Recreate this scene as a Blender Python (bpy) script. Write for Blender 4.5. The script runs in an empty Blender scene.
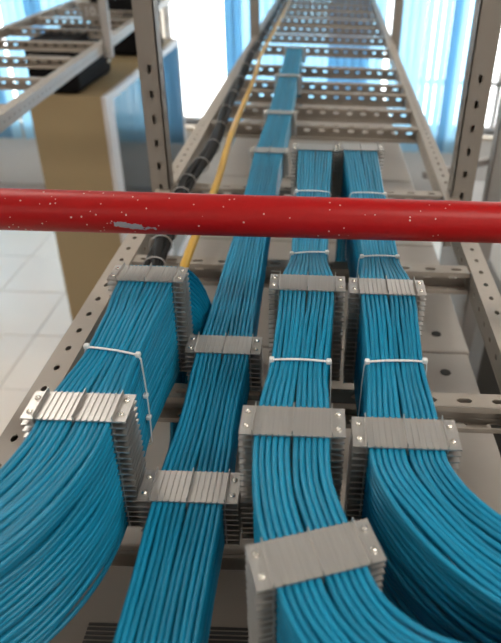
import bpy, math, random
from mathutils import Vector, Matrix
random.seed(7)
S = bpy.context.scene
COL = S.collection
L = 1.893            # height of the ladder's upper face above the floor

# ---------------------------------------------------------------- camera
cam = bpy.data.cameras.new('camera'); camo = bpy.data.objects.new('camera', cam); COL.objects.link(camo)
th, ro = math.radians(32.1), .035
rt, up, fw = Vector((1, 0, 0)), Vector((0, math.sin(th), math.cos(th))), Vector((0, math.cos(th), -math.sin(th)))
cr = rt * math.cos(ro) + up * math.sin(ro); cu = -rt * math.sin(ro) + up * math.cos(ro)
M = Matrix((cr, cu, -fw)).transposed().to_4x4(); M.translation = (0, 0, 2.4)
camo.matrix_world = M
cam.sensor_fit = 'VERTICAL'; cam.sensor_height = 24; cam.sensor_width = 24
cam.lens = 24 * 638 / 643; cam.shift_x = -(311 - 250.5) / 643; cam.clip_start = .02
cam.dof.use_dof = True; cam.dof.focus_distance = .70; cam.dof.aperture_fstop = 4.0
S.camera = camo
# ---------------------------------------------------------------- light and exposure
w = bpy.data.worlds.new('world'); S.world = w; w.use_nodes = True
w.node_tree.nodes['Background'].inputs[0].default_value = (1, .975, .94, 1)
w.node_tree.nodes['Background'].inputs[1].default_value = 6.0
S.view_settings.view_transform = 'Standard'; S.view_settings.look = 'None'
S.view_settings.gamma = 1; S.view_settings.use_curve_mapping = False
S.view_settings.exposure = 0.0
TROFFER = 13.5

# ---------------------------------------------------------------- materials
def mat(name, col, rough=.5, metal=0, var=.08, scale=40, bump=0, stretch=None, spec=.5, **kw):
    m = bpy.data.materials.new(name); m.use_nodes = True
    nt = m.node_tree; b = nt.nodes['Principled BSDF']
    b.inputs['Roughness'].default_value = rough; b.inputs['Metallic'].default_value = metal
    b.inputs['Specular IOR Level'].default_value = spec
    tc = nt.nodes.new('ShaderNodeTexCoord'); src = tc.outputs['Object']
    if stretch:
        mp = nt.nodes.new('ShaderNodeMapping'); mp.inputs['Scale'].default_value = stretch
        nt.links.new(src, mp.inputs[0]); src = mp.outputs[0]
    nz = nt.nodes.new('ShaderNodeTexNoise'); nz.inputs['Scale'].default_value = scale; nz.inputs['Detail'].default_value = 4
    nt.links.new(src, nz.inputs['Vector'])
    mx = nt.nodes.new('ShaderNodeMix'); mx.data_type = 'RGBA'
    mx.inputs['A'].default_value = (*[c * (1 - var) for c in col], 1); mx.inputs['B'].default_value = (*[min(1, c * (1 + var)) for c in col], 1)
    nt.links.new(nz.outputs['Fac'], mx.inputs['Factor'])
    nt.links.new(mx.outputs['Result'], b.inputs['Base Color'])
    if bump:
        bp = nt.nodes.new('ShaderNodeBump'); bp.inputs['Strength'].default_value = bump; bp.inputs['Distance'].default_value = .002
        nt.links.new(nz.outputs['Fac'], bp.inputs['Height']); nt.links.new(bp.outputs[0], b.inputs['Normal'])
    for k, v in kw.items(): b.inputs[k].default_value = v
    return m

def emis(name, col, s):
    m = bpy.data.materials.new(name); m.use_nodes = True; nt = m.node_tree
    nt.nodes.remove(nt.nodes['Principled BSDF']); e = nt.nodes.new('ShaderNodeEmission')
    e.inputs[0].default_value = (*col, 1); e.inputs[1].default_value = s
    nt.links.new(e.outputs[0], nt.nodes['Material Output'].inputs[0]); return m

def blend(name, a_type, b_type, fac, acol, bcol, **kw):
    m = bpy.data.materials.new(name); m.use_nodes = True; nt = m.node_tree
    nt.nodes.remove(nt.nodes['Principled BSDF'])
    a = nt.nodes.new(a_type); b = nt.nodes.new(b_type); x = nt.nodes.new('ShaderNodeMixShader')
    a.inputs['Color'].default_value = (*acol, 1); b.inputs['Color'].default_value = (*bcol, 1)
    for k, v in kw.items(): b.inputs[k].default_value = v
    x.inputs[0].default_value = fac
    nt.links.new(a.outputs[0], x.inputs[1]); nt.links.new(b.outputs[0], x.inputs[2])
    nt.links.new(x.outputs[0], nt.nodes['Material Output'].inputs[0]); return m

M_blue = [mat('blue_jacket', (.005, .24 * k, .42 * k), .40, var=.06, scale=30, spec=.4) for k in (.88, 1, 1.1)]
M_alu = mat('brushed_aluminium', (.58, .565, .545), .40, .9, var=.14, scale=9, stretch=(60, 2, 60))
M_steel = mat('bright_screw', (.85, .83, .78), .16, 1, var=.03)
M_grey = mat('grey_painted_steel', (.40, .352, .30), .42, var=.06, scale=25)
M_hang = mat('grey_hanger_steel', (.30, .268, .235), .45, var=.05, scale=25)
M_lgrey = mat('light_grey_steel', (.42, .40, .385), .45, var=.05)
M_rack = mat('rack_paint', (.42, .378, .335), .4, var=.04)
M_rack_shade = mat('rack_paint_in_shade', (.21, .178, .150), .45, var=.05)  # near racks: shade under the cables put into the paint colour
M_dark = mat('dark_gap', (.02, .018, .017), .6)
M_black = mat('black_plastic', (.008, .008, .009), .55, var=.2, spec=.25)
M_box = mat('black_box', (.006, .006, .007), .8, var=.2, spec=.15)
M_tan = mat('tan_panel', (.335, .25, .135), .5, var=.04, scale=3)
M_white = mat('white_frame', (.66, .65, .66), .4, var=.03)
M_nylon = mat('nylon', (.80, .82, .82), .35, var=.03)
M_yellow = mat('yellow_jacket', (.62, .36, .045), .4, var=.06)
M_tile = mat('floor_tile', (.95, .87, .79), .25, var=.03, scale=4)
M_joint = mat('tile_joint', (.40, .36, .33), .7)
M_wall = mat('white_wall', (.74, .73, .72), .8, var=.03, scale=6)
M_ceil = mat('ceiling_paint', (.8, .8, .78), .9, var=.02)
M_pier = mat('beige_pier', (.60, .52, .43), .8, var=.03)
M_lamp = emis('lamp_diffuser', (1, .92, .82), TROFFER)
M_blind = blend('blind_fabric', 'ShaderNodeBsdfDiffuse', 'ShaderNodeBsdfTranslucent', .62, (.62, .83, .95), (.62, .85, .97))
M_blind2 = blend('blind_fabric_deep', 'ShaderNodeBsdfDiffuse', 'ShaderNodeBsdfTranslucent', .5, (.30, .52, .70), (.32, .58, .76))
M_pane = blend('window_glass', 'ShaderNodeBsdfTransparent', 'ShaderNodeBsdfGlossy', .07, (.97, .99, 1), (1, 1, 1), Roughness=.02)
M_door = mat('smoked_glass', (.025, .04, .055), .06, var=.02, spec=1.0)

def red_paint():
    m = mat('red_pipe_paint', (.42, .004, .005), .40, var=.10, scale=160, bump=.15, spec=.32)
    nt = m.node_tree; b = nt.nodes['Principled BSDF']
    base = b.inputs['Base Color'].links[0].from_socket
    N = nt.nodes.new
    tc = N('ShaderNodeTexCoord')
    def math_(op, a, bb=None, c=None):
        n = N('ShaderNodeMath'); n.operation = op
        for i, v in enumerate((a, bb, c)):
            if v is None: continue
            if isinstance(v, (int, float)): n.inputs[i].default_value = v
            else: nt.links.new(v, n.inputs[i])
        return n.outputs[0]
    vo = N('ShaderNodeTexVoronoi'); vo.inputs['Scale'].default_value = 170; nt.links.new(tc.outputs['Object'], vo.inputs['Vector'])
    nz = N('ShaderNodeTexNoise'); nz.inputs['Scale'].default_value = 300; nt.links.new(tc.outputs['Object'], nz.inputs['Vector'])
    big = N('ShaderNodeTexNoise'); big.inputs['Scale'].default_value = 11; nt.links.new(tc.outputs['Object'], big.inputs['Vector'])
    sep = N('ShaderNodeSeparateXYZ'); nt.links.new(tc.outputs['Object'], sep.inputs[0])
    sc = N('ShaderNodeSeparateColor'); nt.links.new(vo.outputs['Color'], sc.inputs[0])
    dist = math_('MULTIPLY_ADD', nz.outputs['Fac'], .34, vo.outputs['Distance'])
    spot = math_('LESS_THAN', dist, .34)
    # more chips towards the worn left end of the pipe
    dens = math_('MULTIPLY_ADD', sep.outputs[0], .75, .84)
    dens = math_('MAXIMUM', dens, .70); dens = math_('MINIMUM', dens, .955)
    dens = math_('SUBTRACT', dens, math_('MULTIPLY_ADD', big.outputs['Fac'], .5, -.25))
    rare = math_('GREATER_THAN', sc.outputs[0], dens)
    chips = math_('MULTIPLY', spot, rare)
    # one long scraped patch on the lower front of the pipe
    dx = math_('DIVIDE', math_('SUBTRACT', sep.outputs[0], -.214), .024)
    dz = math_('DIVIDE', math_('SUBTRACT', math_('MULTIPLY_ADD', sep.outputs[0], .12, sep.outputs[2]), -.0325), .0042)
    r2 = math_('ADD', math_('MULTIPLY', dx, dx), math_('MULTIPLY', dz, dz))
    nz2 = N('ShaderNodeTexNoise'); nz2.inputs['Scale'].default_value = 190; nt.links.new(tc.outputs['Object'], nz2.inputs['Vector'])
    patch = math_('LESS_THAN', math_('MULTIPLY_ADD', nz2.outputs['Fac'], 3.6, math_('SUBTRACT', r2, 1.75)), 1.0)
    patch = math_('MULTIPLY', patch, math_('LESS_THAN', sep.outputs[1], 0.0))
    m1 = N('ShaderNodeMix'); m1.data_type = 'RGBA'; m1.inputs['B'].default_value = (.72, .58, .52, 1)
    nt.links.new(chips, m1.inputs['Factor']); nt.links.new(base, m1.inputs['A'])
    m2 = N('ShaderNodeMix'); m2.data_type = 'RGBA'; m2.inputs['B'].default_value = (.36, .36, .40, 1)
    nt.links.new(patch, m2.inputs['Factor']); nt.links.new(m1.outputs['Result'], m2.inputs['A'])
    nt.links.new(m2.outputs['Result'], b.inputs['Base Color'])
    return m
M_red = red_paint()

# ---------------------------------------------------------------- mesh helpers
def tag(o, label=None, cat=None, group=None, kind=None):
    for k, v in (('label', label), ('category', cat), ('group', group), ('kind', kind)):
        if v: o[k] = v
    return o

class MB:
    def __init__(s): s.v, s.f, s.sm = [], [], []
    def add(s, vs, fs, smooth=False, xf=None):
        o = len(s.v)
        s.v += [tuple(xf @ Vector(p)) if xf else tuple(p) for p in vs]
        s.f += [tuple(i + o for i in f) for f in fs]; s.sm += [smooth] * len(fs); return s
    def box(s, a, b, xf=None):
        (x0, y0, z0), (x1, y1, z1) = a, b
        return s.add([(x0, y0, z0), (x1, y0, z0), (x1, y1, z0), (x0, y1, z0), (x0, y0, z1), (x1, y0, z1), (x1, y1, z1), (x0, y1, z1)],
                     [(3, 2, 1, 0), (4, 5, 6, 7), (0, 1, 5, 4), (1, 2, 6, 5), (2, 3, 7, 6), (3, 0, 4, 7)], xf=xf)
    def tube(s, pts, r, n=8, caps=True, squash=1):
        pts = [Vector(p) for p in pts]; vs, fs = [], []
        t = (pts[1] - pts[0]).normalized(); u = t.cross(Vector((.13, .21, 1))).normalized()
        for i, p in enumerate(pts):
            t = (pts[min(i + 1, len(pts) - 1)] - pts[max(i - 1, 0)]).normalized()
            u = (u - t * u.dot(t)).normalized(); q = t.cross(u)
            rr = r[i] if isinstance(r, (list, tuple)) else r
            for k in range(n):
                a = 2 * math.pi * k / n; vs.append(p + u * rr * math.cos(a) + q * rr * squash * math.sin(a))
        for i in range(len(pts) - 1):
            for k in range(n):
                a, b = i * n + k, i * n + (k + 1) % n; fs.append((a, b, b + n, a + n))
        s.add(vs, fs, True)
        if caps:
            s.add(vs[:n], [tuple(range(n - 1, -1, -1))]); s.add(vs[-n:], [tuple(range(n))])
        return s
    def slotted(s, length, width, th, pitch, sl, sw, xf=None, x0=0, holes=None, ycs=(0,)):
        """strip along +x from x0, centred on y, top at z=0; oval through-slots"""
        n = max(1, round(length / pitch)); p = length / n; H = width / 2
        rows = []; yb = -H
        hh = width / len(ycs)
        vs, fs = [], []
        for r in range(len(ycs)):
            y0, y1 = -H + r * hh, -H + (r + 1) * hh; yc = (y0 + y1) / 2
            for i in range(n):
                xa, xb = x0 + i * p, x0 + (i + 1) * p; xc = (xa + xb) / 2; c = sw * .42
                if holes and not holes(xc):
                    o = len(vs)
                    vs += [(xa, y0, 0), (xb, y0, 0), (xb, y1, 0), (xa, y1, 0), (xa, y0, -th), (xb, y0, -th), (xb, y1, -th), (xa, y1, -th)]
                    fs += [(o, o + 1, o + 2, o + 3), (o + 7, o + 6, o + 5, o + 4), (o, o + 4, o + 5, o + 1), (o + 2, o + 6, o + 7, o + 3)]
                    continue
                hl, hw = sl / 2, sw / 2
                hole = [(xc - hl, yc - hw + c), (xc - hl + c, yc - hw), (xc + hl - c, yc - hw), (xc + hl, yc - hw + c),
                        (xc + hl, yc + hw - c), (xc + hl - c, yc + hw), (xc - hl + c, yc + hw), (xc - hl, yc + hw - c)]
                out = [(xa, y0), (xc - hl + c, y0), (xc + hl - c, y0), (xb, y0), (xb, y1), (xc + hl - c, y1), (xc - hl + c, y1), (xa, y1)]
                o = len(vs)
                for z in (0, -th):
                    vs += [(a, b, z) for a, b in out] + [(a, b, z) for a, b in hole]
                for k in range(8):
                    k2 = (k + 1) % 8
                    fs.append((o + k, o + k2, o + 8 + k2, o + 8 + k))
                    fs.append((o + 16 + k, o + 24 + k, o + 24 + k2, o + 16 + k2))
                    fs.append((o + 8 + k, o + 8 + k2, o + 24 + k2, o + 24 + k))
                    fs.append((o + k, o + 16 + k, o + 16 + k2, o + k2))
        s.add(vs, fs, xf=xf)
        return s
    def cyl(s, p0, p1, r, n=12, smooth=True):
        return s.tube([p0, Vector(p0).lerp(Vector(p1), .5), p1], r, n)
    def mesh(s, name, m):
        me = bpy.data.meshes.new(name); me.from_pydata(s.v, [], s.f)
        me.polygons.foreach_set('use_smooth', s.sm); me.update()
        for k in (m if isinstance(m, (list, tuple)) else [m]): me.materials.append(k)
        return me
    def build(s, name, m, parent=None, loc=(0, 0, 0)):
        return obj(name, s.mesh(name, m), parent, loc)

def obj(name, me, parent=None, loc=(0, 0, 0), rz=0):
    o = bpy.data.objects.new(name, me); COL.objects.link(o); o.location = loc; o.rotation_euler = (0, 0, rz)
    if parent: o.parent = parent
    return o
def empty(name, loc, label, cat, group=None, rz=0):
    o = bpy.data.objects.new(name, None); COL.objects.link(o); o.empty_display_size = .05
    o.location = loc; o.rotation_euler = (0, 0, rz); return tag(o, label, cat, group)
def bevel(o, wd, seg=2):
    b = o.modifiers.new('bevel', 'BEVEL'); b.width = wd; b.segments = seg; b.limit_method = 'ANGLE'; return o
def frame(origin, ex, ey, ez):
    m = Matrix((Vector(ex), Vector(ey), Vector(ez))).transposed().to_4x4(); m.translation = origin; return m
ORD = ['first', 'second', 'third', 'fourth', 'fifth', 'sixth', 'seventh', 'eighth', 'ninth', 'tenth', 'eleventh', 'twelfth',
       'thirteenth', 'fourteenth', 'fifteenth', 'sixteenth', 'seventeenth', 'eighteenth', 'nineteenth', 'twentieth']

# ---------------------------------------------------------------- room
XL, XR, YB, YF, ZC = -4.6, 3.0, -3.2, 6.35, 3.25
fl = MB().box((XL, YB, -.1), (XR, YF, -.006)).build('floor', M_joint); tag(fl, kind='structure')
TX, TY = .48, .575
tile_me = MB().box((-TX / 2 + .004, -TY / 2 + .004, -.006), (TX / 2 - .004, TY / 2 - .004, 0)).mesh('tile', M_tile)
ox, oy = -1.838 % TX, 4.68 % TY
i0 = math.ceil((XL - ox) / TX); j0 = math.ceil((YB - oy) / TY)
for i in range(i0, int((XR - ox) / TX)):
    for j in range(j0, int((YF - oy) / TY)):
        obj('tile', tile_me, fl, (ox + (i + .5) * TX, oy + (j + .5) * TY, 0))
tag(MB().box((XL, YB, ZC), (XR, YF, ZC + .1)).build('ceiling', M_ceil), kind='structure')
tag(MB().box((XL - .1, YB, -.1), (XL, YF, ZC)).build('wall_left', M_wall), kind='structure')
tag(MB().box((XR, YB, -.1), (XR + .1, YF, ZC)).build('wall_right', M_wall), kind='structure')
tag(MB().box((XL, YB - .1, -.1), (XR, YB, ZC)).build('wall_back', M_wall), kind='structure')
# window wall with three openings separated by piers
ops = [(-4.4, -1.78), (-1.45, 2.8)]
Z0, Z1 = .66, 2.35
wb = MB().box((XL, YF, -.1), (XR, YF + .2, Z0)).box((XL, YF, Z1), (XR, YF + .2, ZC))
e = [XL] + [q for o_ in ops for q in o_] + [XR]
wf = wb.box((e[0], YF, Z0), (e[1], YF + .2, Z1)).box((e[4], YF, Z0), (e[5], YF + .2, Z1)).build('wall_far', M_wall); tag(wf, kind='structure')
tag(MB().box((e[2], YF - .05, 0), (e[3], YF + .2, Z1)).build('trim_1', M_pier), kind='structure')
for k, (a, b) in enumerate(ops):
    wn = MB().box((a, YF + .10, Z0), (b, YF + .16, Z0 + .05)).box((a, YF + .10, Z1 - .05), (b, YF + .16, Z1))
    nm = 3 if k == 0 else 5
    for q in range(nm):
        x = a + (b - a) * q / (nm - 1); x0 = min(max(x - .025, a), b - .05)
        wn.box((x0, YF + .10, Z0 + .05), (x0 + .05, YF + .16, Z1 - .05))
    if k == 1: wn.box((.70, YF + .1, 1.10), (b, YF + .16, 1.14))
    W = wn.build('window_%d' % (k + 1), M_white); tag(W, kind='structure')
    for q in range(nm - 1):
        xa = a + (b - a) * q / (nm - 1) + .026; xb = a + (b - a) * (q + 1) / (nm - 1) - .026
        MB().box((xa, YF + .125, Z0 + .05), (xb, YF + .131, Z1 - .05)).build('pane', M_pane, W)
    tag(MB().box((a - .03, YF - .09, Z0 - .03), (b + .03, YF + .1, Z0)).build('trim_%d' % (k + 2), M_pier), kind='structure')
# vertical blinds: slats hang from a headrail
slat_me = [MB().box((-.044, -.0006, -1.86), (.044, .0006, 0)).mesh('slat', m) for m in (M_blind, M_blind2)]
def blind(xa, xb, label, deep=()):
    t = empty('vertical_blind', ((xa + xb) / 2, YF - .14, Z1 + .02), label, 'blind', 'vertical blinds on the window wall')
    hw = (xb - xa) / 2
    MB().box((-hw, -.025, 0), (hw, .025, .045)).build('headrail', M_white, t)
    n = int((xb - xa) / .070)
    for i in range(n):
        x = -hw + (i + .5) * (xb - xa) / n
        d = any(a <= x + (xa + xb) / 2 <= b for a, b in deep)
        sl = obj('slat', slat_me[1 if d else 0], t, (x, 0, 0), random.uniform(.25, .75) if not d else random.uniform(.1, .35))
blind(-4.35, -2.9, 'pale blue vertical blind at far left beyond the floor tiles', ((-3.75, -3.6), (-3.2, -2.95)))
blind(-2.85, -1.9, 'blue vertical blind behind the tan cabinet row', ((-2.6, -2.45),))
blind(-.86, .58, 'blue vertical blind seen through the rungs of the long cable ladder', ((-.86, -.70), (.1, .42)))
blind(.62, 1.46, 'pale blue vertical blind to the left of the right hanger post', ((1.12, 1.22),))
# ceiling troffers
def troffer(x, y, label):
    t = empty('ceiling_light', (x, y, ZC), label, 'ceiling light', 'fluorescent ceiling lights')
    MB().box((-.66, -.2, -.05), (-.62, .2, 0)).box((.62, -.2, -.05), (.66, .2, 0)).box((-.62, -.2, -.05), (.62, -.16, 0)).box((-.62, .16, -.05), (.62, .2, 0)).build('frame', M_white, t)
    MB().box((-.62, -.16, -.035), (.62, .16, -.02)).build('diffuser', M_lamp, t)
for x, y, lb in ((.9, .1, 'fluorescent ceiling light above the near end of the cable ladder'), (-1.3, 1.5, 'fluorescent ceiling light above the gap between both ladders'),
                 (1.0, 3.2, 'fluorescent ceiling light over the middle right of the room'), (-2.6, 3.6, 'fluorescent ceiling light over the tan cabinets'),
                 (-1.2, -1.6, 'added ceiling fill light behind the viewer on the left'), (1.0, -2.2, 'added ceiling fill light behind the viewer on the right'),  # this pair behind the viewer is added as front fill
                 (-3.2, 1.2, 'fluorescent ceiling light near the left wall')):
    troffer(x, y, lb)

# ---------------------------------------------------------------- main cable ladder
SL = dict(th=.002, pitch=.045, sl=.0125, sw=.0072)
def rail(parent, p0, p1, side):
    """angle rail: slotted upper flange and slotted inner web; side +1 = web towards +x"""
    p0, p1 = Vector(p0), Vector(p1); d = (p1 - p0); ln = d.length; ex = d.normalized(); ey = Vector((0, 0, 1)).cross(ex)
    m = MB()
    m.slotted(ln, .034, xf=frame(p0, ex, ey, (0, 0, 1)), **SL)
    off = -ey * .016 * side
    m.slotted(ln, .040, xf=frame(p0 + off + Vector((0, 0, -.022)), ex, (0, 0, 1), -ey * side), **SL)
    m.box((0, -.017, -.043), (ln, .017, -.041), frame(p0, ex, ey, (0, 0, 1)))
    m.box((0, .015 if side > 0 else -.017, -.041), (ln, .017 if side > 0 else -.015, -.002), frame(p0, ex, ey, (0, 0, 1)))
    return m.build('side_rail', M_grey, parent)
def rung(parent, x0, x1, y, z, rz=0, cx=0):
    m = MB(); ln = x1 - x0
    kw = dict(th=.002, pitch=.045, sl=.020, sw=.009)
    m.slotted(ln, .026, xf=frame((x0, y + .013, z), (1, 0, 0), (0, 1, 0), (0, 0, 1)), **kw)
    m.slotted(ln, .040, xf=frame((x0, y + .026, z - .020), (1, 0, 0), (0, 0, 1), (0, -1, 0)), **kw)
    m.slotted(ln, .026, xf=frame((x0, y + .013, z - .040), (1, 0, 0), (0, 1, 0), (0, 0, 1)), **kw)
    m.box((x0, y - .001, z - .008), (x1, y + .001, z)); m.box((x0, y - .001, z - .040), (x1, y + .001, z - .034))
    return m.build('rung', M_grey, parent)
lad = empty('cable_ladder', (0, 0, L), 'long grey slotted cable ladder carrying the blue cable bundles', 'cable ladder')
YE = 6.2
rx = lambda y: .268 + .024 * y
rail(lad, (-.332, -1.2, 0), (-.332, YE, 0), 1)
rail(lad, (rx(-1.2), -1.2, 0), (rx(YE), YE, 0), -1)
RY = [-.85, -.48, -.11, .26, .625, .99, 1.36, 1.90, 2.11, 2.33, 2.49, 2.79, 3.28, 3.65, 4.0, 4.35, 4.75, 5.15, 5.55, 5.95]
for y in RY: rung(lad, -.317, rx(y) - .017, y, -.004)

def post(x, y, side, z1, label, slots=10, wd=.042, z0=L - .12, m=M_hang):
    """angle hanger: flange facing the viewer and a side flange"""
    t = empty('hanger_post', (x, y, z0), label, 'post', 'hanger posts of the cable ladders'); ln = z1 - z0; n = round(ln / .05)
    lim = .05 * slots
    hk = dict(th=.003, pitch=.05, sl=.018, sw=.008, holes=lambda q: q < lim)
    MB().slotted(ln, wd, xf=frame((0, 0, 0), (0, 0, 1), (1, 0, 0), (0, -1, 0)) @ Matrix.Scale(1, 4), **hk).build('front_flange', m, t)
    MB().slotted(ln, wd, xf=frame((side * wd / 2, wd / 2, 0), (0, 0, 1), (0, side, 0), (side, 0, 0)), **hk).build('side_flange', m, t)
    MB().box((-wd / 2, wd - .003, 0), (wd / 2, wd, ln)).build('back_flange', m, t)
    MB().box((-side * wd / 2 - .0015, .003, 0), (-side * wd / 2 + .0015, wd - .003, ln)).build('side_flange', m, t)
    for z in (L - z0 - .03, L - z0 - .075):
        MB().cyl((0, -.008, z), (0, .004, z), .007, 6).build('bolt', M_steel, t)
    return t
post(-.338, 1.33, 1, ZC, 'grey slotted hanger post on the left rail of the long ladder', 8, .040)
post(.322, 1.345, -1, ZC, 'grey slotted hanger post on the right rail of the long ladder', 8, .046)
post(-.34, 3.55, 1, ZC, 'distant grey hanger post at the left rail beside the window', 0, .045)
post(.39, 3.6, -1, ZC, 'distant grey hanger post at the right rail before the blind', 0, .045)
post(.60, 2.05, -1, 2.02, 'short pale post standing right of the right hanger post', 0, .05, .0, M_lgrey)
# diagonal brace beside the right hanger post
tag(MB().box((-.01, 0, -.01), (.01, .42, .01)).build('diagonal_brace', M_lgrey), 'thin grey diagonal brace beside the right hanger post', 'brace')
bo = bpy.data.objects['diagonal_brace']; bo.location = (.34, 1.95, L - .16); bo.rotation_euler = (.0, 0, -.95)

# ---------------------------------------------------------------- second ladder at the left
lad2 = empty('cable_ladder', (-.90, 1.2, L), 'grey slotted cable ladder at upper left above the tan cabinets', 'cable ladder', rz=.062)
rail(lad2, (0, -2.2, 0), (0, 4.8, 0), 1); rail(lad2, (-.58, -2.2, 0), (-.58, 4.8, 0), 1)
for k in range(17): rung(lad2, -.563, -.017, -2.0 + k * .40, -.004)
post(-.988, 3.16, -1, ZC, 'grey hanger post on the right rail of the upper left ladder', 0, .035, L - .06, M_lgrey)

# ---------------------------------------------------------------- cable combs (stacks of grooved aluminium plates)
PW, PD, LP = .092, .038, .007
def plate_mesh():
    pts = [(-PW / 2, 0), (-PW / 2, .0014)]
    def rib(x, w, h): return [(x - w / 2, .0014), (x - w / 2, .0014 + h), (x + w / 2, .0014 + h), (x + w / 2, .0014)]
    xs = []
    pts += rib(-.0342, .0008, .0052)
    for g in (-1, 1):
        c = g * .0169
        for k in range(-2, 3): pts += rib(c + k * .0053, .0011, .0011)
        if g < 0: pts += rib(0, .0009, .0052)
    pts += rib(.0342, .0008, .0052)
    pts += [(PW / 2, .0014), (PW / 2, 0)]
    n = len(pts)
    vs = [(x, -PD / 2, z) for x, z in pts] + [(x, PD / 2, z) for x, z in pts]
    fs = [(i, i + n, (i + 1) % n + n, (i + 1) % n) for i in range(n)] + [tuple(range(n)), tuple(range(2 * n - 1, n - 1, -1))]
    return MB().add(vs, fs).mesh('plate', M_alu)
plate_me = plate_mesh()
def screw_mesh(h):
    m = MB()
    m.tube([(0, 0, .0012), (0, 0, -h / 2), (0, 0, -h)], .0016, 8)
    m.tube([(0, 0, .0014), (0, 0, .0022), (0, 0, .0032), (0, 0, .0037)], [.0029, .0029, .0024, .0013], 12)
    m.box((-.0022, -.0003, .0034), (.0022, .0003, .0041))
    return m.mesh('screw', M_steel)
screw_me = {}
def comb(x, y, n, label, rz=0, base=L):
    t = empty('cable_comb', (x, y, base), label, 'cable comb', 'aluminium cable combs', rz)
    for k in range(n + 1):
        obj('plate', plate_me, t, (random.uniform(-.0003, .0003), random.uniform(-.0005, .0005), k * LP))
    if n not in screw_me: screw_me[n] = screw_mesh(n * LP + .004)
    for sx in (-.0402, .0402):
        for sy in (-.0095, .0095):
            obj('screw', screw_me[n], t, (sx, sy, n * LP), random.uniform(0, 3))
    return t

# ---------------------------------------------------------------- blue cables
CR = .00252
lat_pos = [(-.0169 + (k - 2.5) * .0053) for k in range(6)] + [(.0169 + (k - 2.5) * .0053) for k in range(6)]
def smooth(t): t = min(1, max(0, t)); return t * t * (3 - 2 * t)
def interp(tab, y):
    if y <= tab[0][0]: return tab[0][1:]
    for a, b in zip(tab, tab[1:]):
        if a[0] <= y <= b[0]:
            t = smooth((y - a[0]) / (b[0] - a[0])); return tuple(p + (q - p) * t for p, q in zip(a[1:], b[1:]))
    return tab[-1][1:]
def centreline(way, segs):
    """way: [(x,y)] from far to near, then segs of (angle, radius) turns or (0, length) straights"""
    out = []                                       # (x, y, phi, arc distance after the last comb)
    for (xa, ya), (xb, yb) in zip(way, way[1:]):
        n = max(2, int((ya - yb) / .014))
        for i in range(n):
            t = i / n; ts = smooth(t); out.append((xa + (xb - xa) * ts, ya + (yb - ya) * t, 0, 0))
    x, y = way[-1]; phi = 0; d = 0
    out.append((x, y, 0, 0))
    for ang, q in segs:
        n = max(2, int((abs(ang) * q if ang else q) / .008)) if ang else max(2, int(q / .05))
        ln = (abs(ang) * q if ang else q) / n
        for i in range(n):
            phi += ang / n / 2; x += math.sin(phi) * ln; y -= math.cos(phi) * ln; phi += ang / n / 2; d += ln
            out.append((x, y, phi, d))
    return out
def bundle(bname, cl, n, combs, pinch, far, sag, outer, faces, jit=.0012, base=L):
    """outer: list of (column, layer) of cables to build; far: function giving the hidden drop behind the last comb"""
    zm = base + n * LP / 2
    cells = []
    for c in range(12): cells.append((c, n - 1))
    for c in range(1, 11): cells.append((c, n - 2))
    for k in range(n - 2, -1, -1):
        for c in ((0, 11) if n - 2 != k else (0, 11)): cells.append((c, k))
    for k in range(n - 3, -1, -1):
        for c in faces: cells.append((c, k))
    for c, k in cells:
        a0 = lat_pos[c]; z0 = base + k * LP + .0014 + CR
        ph = [random.uniform(0, 6.28) for _ in range(4)]; fr = [random.uniform(14, 26), random.uniform(30, 55)]
        pts = []
        if far:
            x, y = cl[0][:2]; P = far(x, y, a0, z0, k, n); P.reverse(); pts += P[:-1]
        s = 0; prev = None
        for (x, y, phi, d) in cl:
            if prev: s += math.hypot(x - prev[0], y - prev[1])
            prev = (x, y)
            sf, vf = interp(pinch, y) if d == 0 else (1 + outer[0] * smooth(d / .12), 1 + outer[1] * smooth(d / .12))
            dd = min([math.hypot(x - cx, y - cy) for cx, cy in combs] or [1])
            env = smooth((dd - .019) / .06) * jit * (1 + 1.2 * smooth(d / .1)) * (1 + max(0, sf - .9))
            da = env * (math.sin(s * fr[0] + ph[0]) + .6 * math.sin(s * fr[1] + ph[1]))
            dz = env * .8 * (math.sin(s * fr[0] * .8 + ph[2]) + .5 * math.sin(s * fr[1] + ph[3]))
            a0c = a0 - math.copysign(.00095, a0) * smooth((dd - .02) / .07)
            a = a0c * sf + da; z = zm + (z0 - zm) * vf + dz - sag * min(d, .35) ** 2
            pts.append((x + math.cos(phi) * a, y + math.sin(phi) * a, z))
        # keep at least a little room between samples
        me = MB().tube(pts, CR, 8).mesh('network_cable', M_blue[random.choice((0, 1, 1, 2))])
        o = obj('network_cable', me)
        if k == n - 1: lb = f'{ORD[c]} blue network cable from left in the top layer of the {bname}'
        elif k == n - 2 and 0 < c < 11: lb = f'blue network cable just under the {ORD[c]} top cable of the {bname}'
        elif c in (0, 11): lb = f'blue network cable, {ORD[n - 1 - k]} layer down, {"left" if c == 0 else "right"} face of the {bname}'
        else: lb = f'blue network cable, {ORD[n - 1 - k]} layer, just behind the {"left" if c == 1 else "right"} face of {bname}'
        tag(o, lb, 'cable', 'blue network cables of the ' + bname)

def bez(p0, p1, p2, p3, n=10):
    p0, p1, p2, p3 = map(Vector, (p0, p1, p2, p3))
    return [tuple(p0 * (1 - t) ** 3 + p1 * 3 * t * (1 - t) ** 2 + p2 * 3 * t * t * (1 - t) + p3 * t ** 3) for t in (i / n for i in range(n + 1))]
def drop(dx, dy, dz, bulge=0):
    def f(x, y, a, z, k, n):
        P = Vector((x + a, y, z)); j = (k - n / 2) * .0006
        return bez(P, P + Vector((0, .020, 0)), P + Vector((dx + bulge, dy + j * 8, -.045)), Vector((P.x + dx, P.y + dy * .9 + j * 8, 1.702 - .0002 * k)))
    return f
N = 19
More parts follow.
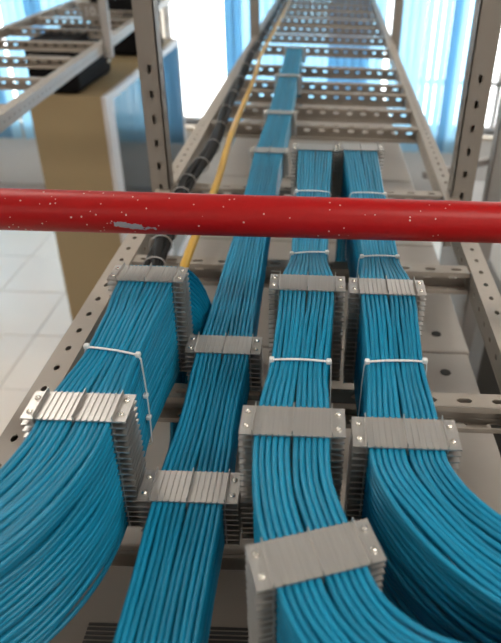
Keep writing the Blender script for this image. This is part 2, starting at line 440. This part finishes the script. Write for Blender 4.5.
# first bundle: bends to the left towards the viewer
cl1 = centreline([(-.202, .712), (-.202, .692), (-.204, .438), (-.204, .413)], [(-math.radians(88), .185), (0, 1.0)])
bundle('leftmost bundle', cl1, N, [(-.202, .692), (-.204, .438)], [(.40, 1, 1), (.452, 1, 1), (.54, .87, .90), (.60, .92, .93), (.66, 1, 1), (.9, 1, 1)],
       drop(.024, .045, -.28, .032), .10, (.02, -.02), (10,), .0006)
# second bundle: low and straight, runs the whole ladder
cl2 = centreline([(-.107, 2.895), (-.107, 2.3), (-.106, 1.8), (-.110, 1.454), (-.107, .656), (-.107, .42), (-.103, -.15), (-.103, -.9)], [(0, .1)])
bundle('second bundle from left', cl2, 8, [(-.107, 2.875), (-.107, 2.3), (-.106, 1.8), (-.11, 1.454), (-.107, .656), (-.107, .42)],
       [(-1, 1.02, 1), (.40, 1, 1), (.44, 1, 1), (.54, .96, .93), (.63, 1, 1), (.68, 1, 1), (1.0, .9, .92), (1.43, 1, 1), (3, 1, 1)], drop(0, .05, -.3), 0, (0, 0), (10,), .0004)
# third bundle: bends to the right through a turned comb
cl3 = centreline([(-.003, 1.26), (-.003, 1.235), (-.006, .683), (-.013, .429), (-.013, .405)],
                 [(math.radians(18), .30), (0, .022), (0, .022), (math.radians(72), .105), (0, .9)])
cmb3 = min((q for q in cl3 if q[3] > .113), key=lambda q: q[3])
bundle('third bundle from left', cl3, N, [(-.003, 1.235), (-.006, .683), (-.013, .429), (cmb3[0], cmb3[1])],
       [(.4, 1, 1), (.445, 1, 1), (.526, .90, .94), (.60, .96, .97), (.65, 1, 1), (.695, 1, 1), (.785, .74, .86), (.88, .82, .9), (1.008, .86, .92), (1.19, 1, 1), (1.3, 1, 1)],
       drop(0, .05, -.32), 0, (0, 0), (1,), .0004)
# fourth bundle: bends to the right
cl4 = centreline([(.085, 1.27), (.085, 1.245), (.091, .680), (.085, .418), (.085, .397)], [(math.radians(20), .07), (math.radians(70), .20), (0, .9)])
bundle('rightmost bundle', cl4, N, [(.085, 1.245), (.091, .680), (.085, .418)],
       [(.39, 1, 1), (.435, 1, 1), (.53, .92, .94), (.60, .97, .97), (.645, 1, 1), (.69, 1, 1), (.779, .78, .88), (.88, .84, .9), (1.008, .88, .92), (1.2, 1, 1), (1.3, 1, 1)],
       drop(0, .05, -.32), 0, (.05, -.03), (1,), .0005)

comb(-.202, .692, N, 'tall aluminium cable comb farther along the leftmost bundle')
comb(-.204, .438, N, 'tall aluminium cable comb where the leftmost bundle starts bending left')
comb(-.107, .42, 8, 'low aluminium cable comb nearest the viewer on the straight second bundle')
comb(-.107, .656, 8, 'low aluminium comb on the second bundle beside the far leftmost comb')
comb(-.11, 1.454, 8, 'low aluminium comb on the second bundle just beyond the red pipe')
comb(-.106, 1.80, 8, 'low aluminium comb on the second bundle, third from its far end')
comb(-.107, 2.3, 8, 'low aluminium comb on the second bundle, second from its far end')
comb(-.107, 2.875, 8, 'farthest small aluminium comb at the far end of the second bundle')
comb(cmb3[0], cmb3[1], N, 'turned aluminium comb at the bottom centre, nearest the viewer', cmb3[2])
comb(-.013, .429, N, 'tall aluminium comb on the third bundle right behind the turned comb')
comb(-.006, .683, N, 'tall aluminium comb on the third bundle just before the red pipe')
comb(-.003, 1.235, N, 'tall aluminium comb on the third bundle beyond the red pipe')
comb(.085, .418, N, 'tall aluminium comb where the rightmost bundle starts bending right')
comb(.091, .680, N, 'tall aluminium comb on the rightmost bundle just before the red pipe')
comb(.085, 1.245, N, 'tall aluminium comb on the rightmost bundle beyond the red pipe')

# ---------------------------------------------------------------- cable ties
def tie(x, y, hw, zt, zb, heads, label, skew=0):
    t = empty('cable_tie', (x, y, L), label, 'cable tie', 'white cable ties')
    r = .006; loop = []
    for cx, cz, a0 in ((hw - r, zt - r, 0), (-hw + r, zt - r, 90), (-hw + r, zb + r, 180), (hw - r, zb + r, 270)):
        for k in range(5):
            a = math.radians(a0 + k * 22.5); loop.append((cx + r * math.cos(a), cz + r * math.sin(a)))
    # subdivide long edges and give the strap a slight bow
    pts = []
    for (xa, za), (xb, zb_) in zip(loop, loop[1:] + loop[:1]):
        n = 6 if math.hypot(xb - xa, zb_ - za) > .01 else 1
        for i in range(n):
            q = i / n; b = .0012 * math.sin(math.pi * q) if n > 1 else 0
            px, pz = xa + (xb - xa) * q, za + (zb_ - za) * q
            nx, nz = (zb_ - za), -(xb - xa); l = math.hypot(nx, nz) or 1
            pts.append((px + nx / l * b, skew * px / hw, pz + nz / l * b))
    cx = sum(p[0] for p in pts) / len(pts); cz = (zt + zb) / 2
    vs, fs = [], []; n = len(pts)
    for i, p in enumerate(pts):
        a, b = pts[i - 1], pts[(i + 1) % n]; nx, nz = (b[2] - a[2]), -(b[0] - a[0]); l = math.hypot(nx, nz); nx, nz = nx / l, nz / l
        for o_, yy in ((0, -.0013), (.0010, -.0013), (.0010, .0013), (0, .0013)): vs.append((p[0] + nx * o_, p[1] + yy, p[2] + nz * o_))
    for i in range(n):
        j = (i + 1) % n
        for k in range(4): fs.append((i * 4 + k, j * 4 + k, j * 4 + (k + 1) % 4, i * 4 + (k + 1) % 4))
    MB().add(vs, fs).build('strap', M_nylon, t, (0, 0, -0))
    for hx, hz in heads:
        h = MB().box((-.0027, -.0031, -.0022), (.0027, .0031, .0026)).build('locking_head', M_nylon, t, (hx, skew * hx / hw, hz)); bevel(h, .0012)
    return t
zt = N * LP
def ztop(vf): return N * LP / 2 + (N * LP / 2) * vf + .0008
def zbot(vf): return N * LP / 2 - (N * LP / 2) * vf - .002
tie(-.203, .535, .034 * .885, ztop(.90), zbot(.9), [(-.0280, ztop(.9) + .001), (.0280, ztop(.9) + .0005), (.0305, .075), (.0305, .045)], 'white cable tie around the leftmost bundle between its combs', -.006)
tie(-.0095, .526, .0345 * .90, ztop(.94), zbot(.94), [(-.0290, ztop(.94)), (.0290, ztop(.94))], 'white cable tie on the third bundle nearest the viewer')
tie(.088, .53, .0345 * .92, ztop(.94), zbot(.94), [(-.0295, ztop(.94)), (.0295, ztop(.94) + .001)], 'white cable tie on the rightmost bundle nearest the viewer', .002)
tie(-.0055, .785, .0345 * .75, ztop(.86), zbot(.86), [(-.0240, ztop(.86)), (.0240, ztop(.86))], 'white cable tie on the third bundle just under the red pipe', .004)
tie(.0895, .779, .0345 * .79, ztop(.88), zbot(.88), [(-.0240, ztop(.88)), (.0245, ztop(.88))], 'white cable tie on the rightmost bundle just under the red pipe', .002)
tie(-.005, 1.008, .0345 * .87, ztop(.92), zbot(.92), [(-.027, ztop(.92))], 'white cable tie on the third bundle beyond the red pipe')
tie(.088, 1.008, .0345 * .89, ztop(.92), zbot(.92), [(.027, ztop(.92))], 'white cable tie on the rightmost bundle beyond the red pipe')

# ---------------------------------------------------------------- red pipe across the picture
def pipe():
    m = MB(); n = 40; ln = 2.2
    pts = [(-ln + i * 2 * ln / 60, 0, 0) for i in range(61)]
    m.tube(pts, .0248, n)
    o = m.build('steel_pipe', M_red, None, (0, .7165, 2.1 - .002)); o.rotation_euler = (0, 0, .020)
    return tag(o, 'chipped red painted steel pipe crossing over the whole ladder', 'pipe')
pipe()

# ---------------------------------------------------------------- black harness and yellow cable along the left rail
def catmull(p, n=8):
    p = [Vector(q) for q in p]; p = [p[0] * 2 - p[1]] + p + [p[-1] * 2 - p[-2]]; out = []
    for i in range(1, len(p) - 2):
        for k in range(n):
            t = k / n; a, b, c, d = p[i - 1:i + 3]
            out.append(.5 * ((2 * b) + (c - a) * t + (2 * a - 5 * b + 4 * c - d) * t * t + (3 * b - 3 * c + d - a) * t ** 3))
    return out + [p[-2]]
RZ0 = 1.705
hp = catmull([(-.262, .83, RZ0 + .005), (-.262, .845, L - .09), (-.264, .89, L - .01), (-.268, 1.0, L + .017), (-.272, 1.18, L + .015), (-.285, 1.33, L + .012), (-.262, 1.55, L + .022), (-.275, 1.9, L + .02), (-.282, 2.3, L + .022), (-.29, 2.8, L + .022), (-.29, 3.4, L + .02), (-.285, 4.2, L + .02), (-.29, 5.2, L + .02), (-.29, 6.1, L + .02)], 10)
for q, nm in enumerate(('upper', 'left', 'right')):
    pts = [p + Vector((math.cos(i * .12 + q * 2.094) * .0085, 0, math.sin(i * .12 + q * 2.094) * .0085)) for i, p in enumerate(hp)]
    pts = [p for p in pts]
    o = MB().tube(pts, .0085, 10).build('power_cable', M_black)
    tag(o, 'black power cable bundled along the left rail, one of three twisted together', 'cable', 'black power cables along the left rail')
for k, i in enumerate(range(6, len(hp) - 6, 5)):
    p, t = hp[i], (hp[i + 1] - hp[i]).normalized(); u = t.cross(Vector((0, 0, 1))).normalized(); v = u.cross(t)
    ring = [p + u * .0185 * math.cos(a) + v * .0185 * math.sin(a) + t * (.006 * math.cos(a)) for a in (j * 2 * math.pi / 16 for j in range(17))]
    o = MB().tube(ring, .0014, 6).build('cable_wrap', M_lgrey)
    tag(o, 'pale wrap ring tied around the black power cables along the left rail', 'cable tie', 'wrap rings on the black power cables')
yp = catmull([(-.215, .80, RZ0 + .004), (-.214, .82, L - .08), (-.213, .90, L + .012), (-.205, 1.25, L + .04), (-.212, 1.55, L + .055), (-.222, 1.85, L + .04), (-.222, 2.3, L + .05), (-.238, 2.8, L + .045), (-.225, 3.6, L + .05), (-.222, 4.9, L + .04), (-.22, 6.1, L + .04)], 10)
tag(MB().tube(yp, .0078, 10).build('fibre_cable', M_yellow), 'yellow cable running beside the black cables along the left rail', 'cable')

# ---------------------------------------------------------------- racks under the ladder
RZ = 1.70
def rack(y0, y1, x0, x1, label, holes, vents, rz=RZ, m=M_rack, group='equipment racks under the long ladder'):
    t = empty('equipment_rack', ((x0 + x1) / 2, (y0 + y1) / 2, 0), label, 'rack', group)
    hx, hy = (x1 - x0) / 2, (y1 - y0) / 2
    bevel(MB().box((-hx, -hy, .05), (hx, hy, rz - .012)).build('body', m, t), .006)
    bevel(MB().box((-hx, -hy, rz - .012), (hx, hy, rz)).build('top_panel', m, t), .003)
    MB().box((-hx + .03, -hy + .03, 0), (hx - .03, hy - .03, .05)).build('plinth', M_dark, t)
    for x, y in holes:
        g = MB(); g.tube([(0, 0, -.004), (0, 0, .0006), (0, 0, .001)], [.010, .010, .009], 20)
        g.build('cable_entry', M_dark, t, (x - t.location.x, y - t.location.y, rz))
    for x, y in vents:
        for k in range(7):
            MB().box((-.024, -.0016, -.003), (.024, .0016, .0008)).build('vent_slot', M_dark, t, (x - t.location.x, y - t.location.y + k * .0055, rz))
    return t
rack(-.55, -.02, -.31, .305, 'shade-darkened grey rack under the near end of the ladder, nearest the viewer', [], [(-.2, -.3)], m=M_rack_shade)
rack(0.0, .518, -.31, .305, 'shade-darkened grey rack with top vents below the turned comb', [], [(-.222, .404), (-.082, .404)], m=M_rack_shade)
rack(.548, 1.018, -.31, .305, 'grey rack below the tall combs in front of the red pipe', [(.252, .955), (-.2, .75)], [])
rack(1.022, 1.50, -.31, .31, 'grey rack with a round cable entry just past the red pipe', [(.254, 1.085)], [])
rack(1.503, 1.98, -.31, .31, 'grey rack below the ladder beyond the hanger posts', [(.1, 1.7)], [])
rack(1.983, 2.46, -.31, .31, 'grey rack below the ladder, next to last of the rack row', [], [])
rack(2.463, 2.99, -.31, .31, 'grey rack below the ladder at the far end of the rack row', [], [])
# right of the ladder: dark block added for floor shade, pale low cabinet
rack(.6, 1.9, .62, 1.15, 'dark block standing in for floor shade beside the racks on the right', [], [], 1.15, mat('floor_shade_charcoal', (.10, .095, .09), .5), 'low cabinets on the right')
rack(1.95, 3.3, .72, 1.30, 'pale grey low cabinet right of the ladder behind the dark block', [], [], 1.25, M_lgrey, 'low cabinets on the right')

# ---------------------------------------------------------------- tan cabinets with glass doors
def cabinet(y0, y1, label):
    x1, x0, zt_ = -1.085, -1.47, 1.62
    t = empty('cabinet', ((x0 + x1) / 2, (y0 + y1) / 2, 0), label, 'cabinet', 'tan cabinets with glass doors')
    hx, hy = (x1 - x0) / 2, (y1 - y0) / 2
    bevel(MB().box((-hx, -hy, .0), (hx - .012, -hy + .02, zt_)).build('side_panel', M_tan, t), .003)
    bevel(MB().box((-hx, hy - .02, .0), (hx - .012, hy, zt_)).build('side_panel', M_tan, t), .003)
    MB().box((-hx, -hy + .02, 0), (-hx + .015, hy - .02, zt_)).build('back_panel', M_tan, t)
    MB().box((-hx + .015, -hy + .02, zt_ - .03), (hx - .012, hy - .02, zt_ - .004)).build('top_panel', M_tan, t)
    d = MB()
    X0, X1 = hx - .012, hx + .012
    d.box((X0, -hy, .04), (X1, -hy + .12, zt_)).box((X0, hy - .04, .04), (X1, hy, zt_)).box((X0, -hy + .12, zt_ - .04), (X1, hy - .04, zt_)).box((X0, -hy + .12, .04), (X1, hy - .04, .12))
    dr = bevel(d.build('door', M_white, t), .002)
    MB().box((X0 + .004, -hy + .12, .12), (X1 - .005, hy - .04, zt_ - .04)).build('door_glass', M_door, dr)
    MB().box((X1, -hy + .085, .85), (X1 + .02, -hy + .10, 1.0)).build('handle', M_steel, dr)
    return t
cabinet(3.30, 4.26, 'tan cabinet with white glass door nearest the viewer')
cabinet(4.28, 5.20, 'tan cabinet with glass door behind the left hanger post')
def boxed(x, y, sx, sy, sz, z, label, rz=0):
    t = MB(); t.box((-sx / 2, -sy / 2, 0), (sx / 2, sy / 2, sz)); o = bevel(t.build('equipment_case', M_box), .02, 3)
    o.location = (x, y, z); o.rotation_euler = (0, 0, rz); tag(o, label, 'case', 'black cases on top of the tan cabinets')
    MB().box((-sx / 2 + .02, -sy / 2 - .002, sz * .72), (sx / 2 - .02, -sy / 2 + .004, sz * .74)).build('lid_seam', M_lgrey, o); return o
boxed(-1.335, 3.62, .25, .58, .24, 1.624, 'black case on the near tan cabinet top')
c2 = boxed(-1.29, 4.66, .33, .5, .33, 1.624, 'taller black case on the cabinet behind the left hanger post')
# small number tag standing on a rung of the upper left ladder
tg = empty('number_tag', (-1.17, 3.60, L - .004), 'small grey tag with pale digits standing on the upper left ladder', 'tag')
MB().box((-.065, 0, .045), (.065, .003, .125)).build('plate', M_hang, tg)
for sx in (-.05, .05): MB().box((sx - .005, .003, 0), (sx + .005, .006, .09)).build('bracket', M_hang, tg)
tx = bpy.data.curves.new('digits', 'FONT'); tx.body = '10.8'; tx.size = .062; tx.extrude = .0006; tx.align_x = 'CENTER'
to = bpy.data.objects.new('digits', tx); COL.objects.link(to)
dg = bpy.context.evaluated_depsgraph_get(); me = bpy.data.meshes.new_from_object(to.evaluated_get(dg)); bpy.data.objects.remove(to)
me.materials.clear(); me.materials.append(M_white)
d = obj('digits', me, tg, (0, -.001, .064)); d.rotation_euler = (math.pi / 2, 0, 0)
